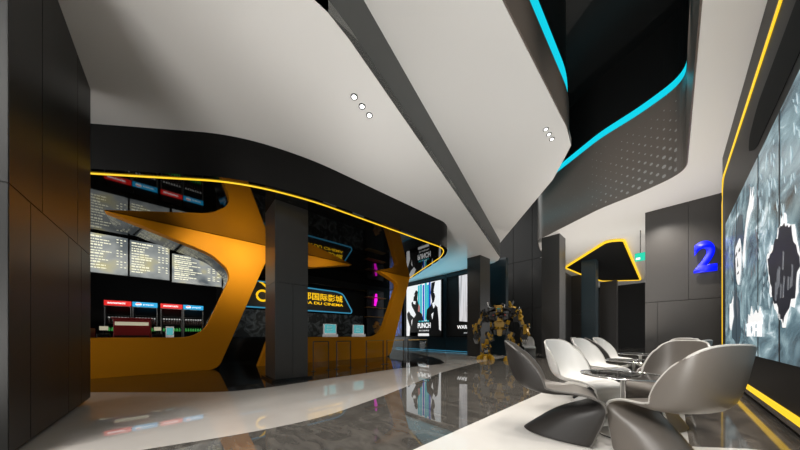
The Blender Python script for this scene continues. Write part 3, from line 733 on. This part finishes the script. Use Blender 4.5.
# ---------------------------------------------------------------- downlights
def downlight(x, y, z, label, group):
    t = thing('downlight', label, 'downlight', (x, y, z), 0, group)
    bm = bmesh.new(); lathe(bm, [(.032, -.006), (.052, -.006), (.052, 0), (.032, 0)], seg=20)
    link('trim_ring', bm, M['steel'], parent=t)
    bm = bmesh.new(); lathe(bm, [(.034, -.009), (.034, -.002)], seg=20)
    link('lens', bm, M['dl'], parent=t)
for (x, y, w_) in ((-3.12, 1.90, 'left one'), (-3.17, 2.07, 'middle one'), (-3.22, 2.24, 'right one')):
    downlight(x, y, 4.449, 'round downlight in the left ceiling, %s of its row of three' % w_, 'three downlights in the left ceiling')
for (x, y, w_) in ((-1.75, 5.64, 'upper one'), (-1.75, 5.83, 'middle one'), (-1.75, 6.02, 'lower one')):
    downlight(x, y, 5.219, 'round downlight in the centre ceiling, %s of its row of three' % w_, 'three downlights in the centre ceiling')

# ---------------------------------------------------------------- chairs
def make_chair(label, m_in, m_out, m_rim, m_base):
    # profile: x forward, z up, half width, forward curl of the side edge, lift of the side edge
    prof = [(-.350, .885, .228, .13, -.11), (-.348, .86, .236, .15, -.10), (-.340, .79, .245, .18, -.07), (-.328, .70, .252, .21, -.04), (-.308, .61, .256, .23, -.015), (-.275, .51, .256, .23, 0),
            (-.205, .440, .25, .17, .03), (-.10, .408, .245, .09, .05), (0, .402, .24, .03, .045), (.12, .412, .235, 0, .03), (.20, .428, .23, -.005, .008), (.25, .422, .227, .0, 0), (.290, .404, .225, .004, 0),
            (.318, .382, .223, .012, 0), (.300, .345, .222, .045, 0), (.22, .308, .220, .128, 0), (.09, .265, .220, .245, -.01), (.00, .195, .224, .32, -.005), (-.085, .115, .232, .375, 0), (-.165, .04, .242, .43, 0), (-.195, .006, .248, .45, 0)]
    NU = 16; bm = bmesh.new(); rows = []
    for (x, z, w, c, l) in prof:
        row = []
        for i in range(NU + 1):
            u = -1 + 2 * i / NU; a = abs(u)
            k = a ** (2.4 if z > .40 else 1.9)
            row.append(bm.verts.new((x + c * k, w * math.sin(u * PI/2 * .92) / math.sin(PI/2 * .92), z + l * a ** 3)))
        rows.append(row)
    edge = [Vector(r[-1].co) for r in reversed(rows)] + [Vector(v.co) for v in reversed(rows[0][1:-1])] + [Vector(r[0].co) for r in rows]
    path = [edge[0]]
    for a, b, c, d in zip([edge[0]] + edge[:-2], edge, edge[1:], edge[2:] + [edge[-1]]):   # smooth the lip path
        for t in (.5, 1.0):
            path.append(.5 * (2*b + (c-a)*t + (2*a - 5*b + 4*c - d)*t*t + (3*b - a - 3*c + d)*t**3))
    rim_bm = bmesh.new(); tube(rim_bm, path, .0095, 8)
    for ri, (A, B) in enumerate(zip(rows, rows[1:])):
        for i in range(NU):
            f = bm.faces.new((A[i], A[i+1], B[i+1], B[i])); f.material_index = 0 if ri < 12 else 3
    me = bpy.data.meshes.new('shell'); bm.to_mesh(me); bm.free()
    for m in (m_in, m_out, m_rim, m_base, m_base, m_rim): me.materials.append(m)
    for p in me.polygons: p.use_smooth = True
    root = thing('cantilever_chair', label, 'chair')
    link('rolled_rim', rim_bm, m_rim, parent=root, smooth=True)
    o = bpy.data.objects.new('shell', me); COL.objects.link(o); o.parent = root
    s = o.modifiers.new('s', 'SUBSURF'); s.levels = 1; s.render_levels = 1
    # front / inner side keeps slot 0, rear side takes slot 1, edge slot 2
    so = o.modifiers.new('t', 'SOLIDIFY'); so.thickness = .019; so.offset = 0; so.use_even_offset = False
    so.material_offset = 1; so.material_offset_rim = 2
    me.flip_normals()
    b = o.modifiers.new('b', 'BEVEL'); b.width = .004; b.segments = 2; b.limit_method = 'ANGLE'; b.angle_limit = math.radians(50)
    return root
CH = 'moulded S-shaped chairs around the glass tables'
chairL = make_chair('x', M['taupe_shell'], M['shaded_shell'], M['grey_rim'], M['shaded_shell'])
chairW = make_chair('y', M['white_shell'], M['white_shell'], M['light_rim'], M['white_shell'])
chairR = make_chair('z', M['taupe_shell'], M['taupe_shell'], M['light_rim'], M['taupe_shell'])
used = {}
def put(src, x, y, deg, label):
    k = src.name
    if k not in used:
        used[k] = 1; src.location = (x, y, .002); src.rotation_euler = (0, 0, math.radians(deg)); src['label'] = label; src['group'] = CH
        return src
    return dup(src, (x, y, .002), math.radians(deg), label, CH)
TBL = [(-.31, 3.12), (-.37, 4.94), (-.42, 6.8)]
names = ['nearest', 'middle', 'farthest']
for (tx, ty), nm in zip(TBL, names):
    k = names.index(nm)
    x, y, a = ((-.805, 2.70, 18), (-.79, 4.46, 18), (-.81, 6.26, 18))[k]
    o = put(chairL, x, y, a, 'taupe S-shaped chair with shade-darkened back, near left of the %s glass table' % nm); o.scale = (1.13, 1, 1)
    x, y, a = ((-.75, 3.56, -24), (-.82, 5.20, -20), (-.86, 7.12, -16))[k]
    put(chairW, x, y, a, 'white S-shaped chair, far left of the %s glass table' % nm)
    x, y, a = ((.012, 2.68, 143), (-.02, 4.62, 160), (-.04, 6.4, 165))[k]
    put(chairR, x, y, a, 'taupe S-shaped chair with pale rim, near right of the %s glass table' % nm).scale = (.92, .96, 1)
    x, y, a = ((-.06, 3.84, 235), (-.02, 5.62, 235), (-.0, 7.5, 235))[k]
    put(chairR, x, y, a, 'taupe S-shaped chair with pale rim, far right of the %s glass table' % nm)
# lone chair far away
dup(chairW, (-4.35, 11.75, 0), math.radians(-60), 'small white chair far off beside the statue and grey column', CH)

# ---------------------------------------------------------------- tables
def make_table():
    t = thing('round_table', 'x', 'table', (0, 0, 0))
    bm = bmesh.new(); lathe(bm, [(.31, .562), (.325, .565), (.325, .572), (.31, .575)], seg=48); link('glass_top', bm, M['glass_top'], parent=t, smooth=False)
    bm = bmesh.new(); tube(bm, [(.327*math.cos(2*PI*k/48), .327*math.sin(2*PI*k/48), .5685) for k in range(48)], .008, 6, closed=True); link('chrome_edge', bm, M['chrome'], parent=t, smooth=True)
    bm = bmesh.new(); lathe(bm, [(.03, .02), (.022, .03), (.022, .53), (.06, .55), (.06, .562)], seg=20); link('pole', bm, M['chrome'], parent=t, smooth=True)
    bm = bmesh.new(); lathe(bm, [(.21, .002), (.21, .010), (.19, .016), (.04, .024), (.02, .03)], seg=40); link('base', bm, M['chrome'], parent=t, smooth=True)
    return t
M['glass_top'] = mat('smoked_glass', (.02, .02, .02), .04, 0, .8)
M['glass_top'].node_tree.nodes['Principled BSDF'].inputs['Alpha'].default_value = .45
tb = make_table()
for i, ((tx, ty), nm) in enumerate(zip(TBL, names)):
    lb = '%s round glass table with chrome edge and pole between the chairs' % nm
    if i == 0: tb.location = (tx, ty, .002); tb['label'] = lb; tb['group'] = 'round glass tables'
    else: dup(tb, (tx, ty, .002), 0, lb, 'round glass tables')

t = thing('side_table', 'small black table far behind the white chairs with a white cup on it', 'table', (-2.0, 9.0, 0))
bm = bmesh.new(); lathe(bm, [(.2, 0), (.2, .01), (.02, .02), (.02, .70), (.22, .70), (.22, .72)], cx=0, seg=24); link('body', bm, M['steel'], parent=t)
bm = bmesh.new(); lathe(bm, [(.05, 0), (.07, .16), (.06, .16), (.045, .02)], seg=16)
tag(link('cup', bm, M['white_shell'], loc=(-2.03, 8.97, .721)), 'small white cup on the far black table', 'cup')
bm = bmesh.new(); lathe(bm, [(.05, 0), (.06, .12), (.055, .12), (.045, .02)], seg=16)
tag(link('tumbler', bm, M['steel'], loc=(-1.86, 9.0, .721)), 'dark tumbler right of the white cup', 'cup')

# ---------------------------------------------------------------- robot statue (plain generic machine figure)
rb = thing('robot_statue', 'hulking yellow and black robot statue standing beside the grey column', 'statue', (-4.50, 9.30, 0), 0)
rb.scale = (.93, 1.0, 1.05)
rb.rotation_euler = (0, 0, math.radians(22))
def chunk(bm, c, s, rot=(0, 0, 0), taper=1.0, mi=0):
    from mathutils import Euler
    m = Matrix.Translation(c) @ Euler([math.radians(a) for a in rot]).to_matrix().to_4x4()
    vs = []
    for z, k in ((-.5, 1.0), (.5, taper)):
        for (x, y) in ((-.5, -.5), (.5, -.5), (.5, .5), (-.5, .5)):
            vs.append(bm.verts.new(m @ Vector((x * s[0] * k, y * s[1] * k, z * s[2]))))
    for f in ((3,2,1,0),(4,5,6,7),(0,1,5,4),(1,2,6,5),(2,3,7,6),(3,0,4,7)):
        bm.faces.new([vs[i] for i in f]).material_index = mi
RM = [M['robot_y'], M['robot_k'], M['robot_s']]
def part(name, chunks, label=None):
    bm = bmesh.new()
    for c in chunks: chunk(bm, *c)
    o = link(name, bm, RM, parent=rb, bevel=.012)
    if label: o['label'] = label
    return o
R0 = random.Random(11)
def greeble(c, r, n, mi_y=.45, s=.12):
    out = []
    for _ in range(n):
        p = (c[0] + R0.uniform(-r[0], r[0]), c[1] + R0.uniform(-r[1], r[1]) , c[2] + R0.uniform(-r[2], r[2]))
        out.append((p, (R0.uniform(.5, 1.5)*s, R0.uniform(.5, 1.3)*s, R0.uniform(.5, 1.8)*s), (R0.uniform(-40, 40), R0.uniform(-40, 40), R0.uniform(-40, 40)), R0.uniform(.5, .95), 0 if R0.random() < mi_y else 1))
    return out
for sx in (-1, 1):
    fx_ = sx * .52
    part('foot', [((fx_, -.05, .15), (.40, .44, .28), (0, 0, sx*8), .5, 0), ((fx_ - .22, -.34, .08), (.17, .40, .15), (14, 0, -30), .6, 0), ((fx_, -.42, .09), (.18, .42, .17), (14, 0, 0), .6, 0), ((fx_ + .22, -.34, .08), (.17, .40, .15), (14, 0, 30), .6, 0), ((fx_, -.2, .3), (.2, .1, .22), (-30, 0, 0), .6, 1), ((fx_, .24, .08), (.22, .24, .14), (-10, 0, 0), .7, 1), ((fx_ + sx*.2, -.02, .16), (.1, .3, .2), (0, 20*sx, 0), .5, 0)])
    part('lower_leg', [((fx_, 0, .38), (.26, .26, .40), (6, -4*sx, 0), 1.1, 1), ((fx_ - .02*sx, -.15, .36), (.16, .08, .34), (-10, 0, 0), .6, 0), ((fx_ + sx*.16, 0, .45), (.09, .22, .3), (0, 14*sx, 0), .7, 0)] + greeble((fx_, -.1, .42), (.17, .12, .18), 14, .3, .09))
    part('knee', [((sx*.50, -.14, .66), (.18, .16, .18), (25, 0, 0), .7, 0), ((sx*.50, 0, .64), (.22, .2, .16), (0, 0, 0), 1, 1)])
    part('thigh', [((sx*.38, 0, .84), (.24, .26, .38), (0, 24*sx, 0), 1.15, 1), ((sx*.40, -.15, .86), (.13, .08, .32), (0, 30*sx, 0), .7, 0)] + greeble((sx*.40, -.1, .85), (.14, .12, .18), 12, .35, .09))
    part('shoulder_armour', [((sx*.62, 0, 1.62), (.34, .42, .30), (0, 18*sx, 0), .7, 0), ((sx*.60, -.16, 1.50), (.22, .14, .22), (20, 0, 0), .8, 1), ((sx*.55, -.2, 1.70), (.3, .1, .12), (30, 10*sx, 0), .6, 1)] + greeble((sx*.62, -.16, 1.62), (.2, .16, .2), 16, .3, .11))
    part('upper_arm', [((sx*.80, 0, 1.38), (.20, .22, .42), (0, -18*sx, 0), .9, 1), ((sx*.82, -.12, 1.40), (.12, .06, .26), (0, -18*sx, 0), .8, 0)])
    part('forearm', [((sx*.92, -.10, 1.06), (.28, .30, .42), (14, 4*sx, 0), .7, 1), ((sx*.95, -.24, 1.10), (.18, .08, .34), (14, 0, 0), .7, 0), ((sx*1.06, -.1, 1.16), (.08, .2, .3), (0, 12*sx, 0), .6, 0)] + greeble((sx*.93, -.2, 1.08), (.16, .12, .2), 14, .3, .09))
    hd = part('hand', [((sx*.92, -.16, .82), (.20, .18, .14), (10, 0, 0), 1, 1)])
    for fc in [((sx*.92 + dx, -.20, .68), (.045, .06, .22), (12, 6*dx*50, 0), .6, 2) for dx in (-.08, -.025, .03, .085)] + [((sx*.80, -.22, .74), (.05, .06, .16), (20, -25*sx, 0), .6, 0)]:
        bm = bmesh.new(); chunk(bm, *fc); link('finger', bm, RM, parent=hd, bevel=.008)
part('pelvis', [((0, 0, 1.02), (.46, .30, .22), (0, 0, 0), 1.1, 1), ((0, -.17, 1.0), (.16, .08, .26), (-10, 0, 0), 1.5, 0)] + greeble((0, -.12, 1.05), (.2, .08, .1), 6, .5, .09))
part('torso', [((0, 0, 1.42), (.56, .44, .62), (-12, 0, 0), 1.35, 1), ((0, -.24, 1.30), (.34, .10, .26), (-14, 0, 0), 1.3, 0), ((-.24, -.30, 1.56), (.24, .12, .26), (-18, 10, 10), .8, 1), ((.24, -.30, 1.56), (.24, .12, .26), (-18, -10, -10), .8, 1), ((0, -.30, 1.48), (.18, .1, .2), (-18, 0, 0), .6, 0), ((-.3, -.1, 1.84), (.26, .4, .12), (-10, -24, 0), .7, 1), ((.3, -.1, 1.84), (.26, .4, .12), (-10, 24, 0), .7, 1)] + greeble((0, -.26, 1.45), (.34, .08, .3), 30, .28, .11) + greeble((0, .05, 1.9), (.5, .2, .12), 18, .2, .14) + [((sx_*.42, .12, 1.98), (.12, .3, .42), (-30, sx_*30, 0), .5, 1) for sx_ in (-1, 1)])
part('head', [((0, -.34, 1.84), (.24, .26, .24), (0, 0, 0), .8, 0), ((0, -.42, 1.92), (.30, .16, .08), (18, 0, 0), .7, 0), ((0, -.46, 1.78), (.16, .06, .12), (0, 0, 0), .8, 1), ((-.15, -.32, 1.9), (.05, .12, .18), (0, -12, 0), .6, 1), ((.15, -.32, 1.9), (.05, .12, .18), (0, 12, 0), .6, 1)])
link('visor', BX(-.07, .07, -.492, -.47, 1.825, 1.865), mat('visor_glass', (.0, .25, .18), .2), parent=rb)['label'] = 'green visor'
bm = bmesh.new(); box(bm, -.24, -.20, -.40, -.37, 1.60, 1.64); box(bm, .20, .24, -.40, -.37, 1.60, 1.64)
link('chest_lamp', bm, mat('red_lamp', (.5, .01, .01), .3), parent=rb)
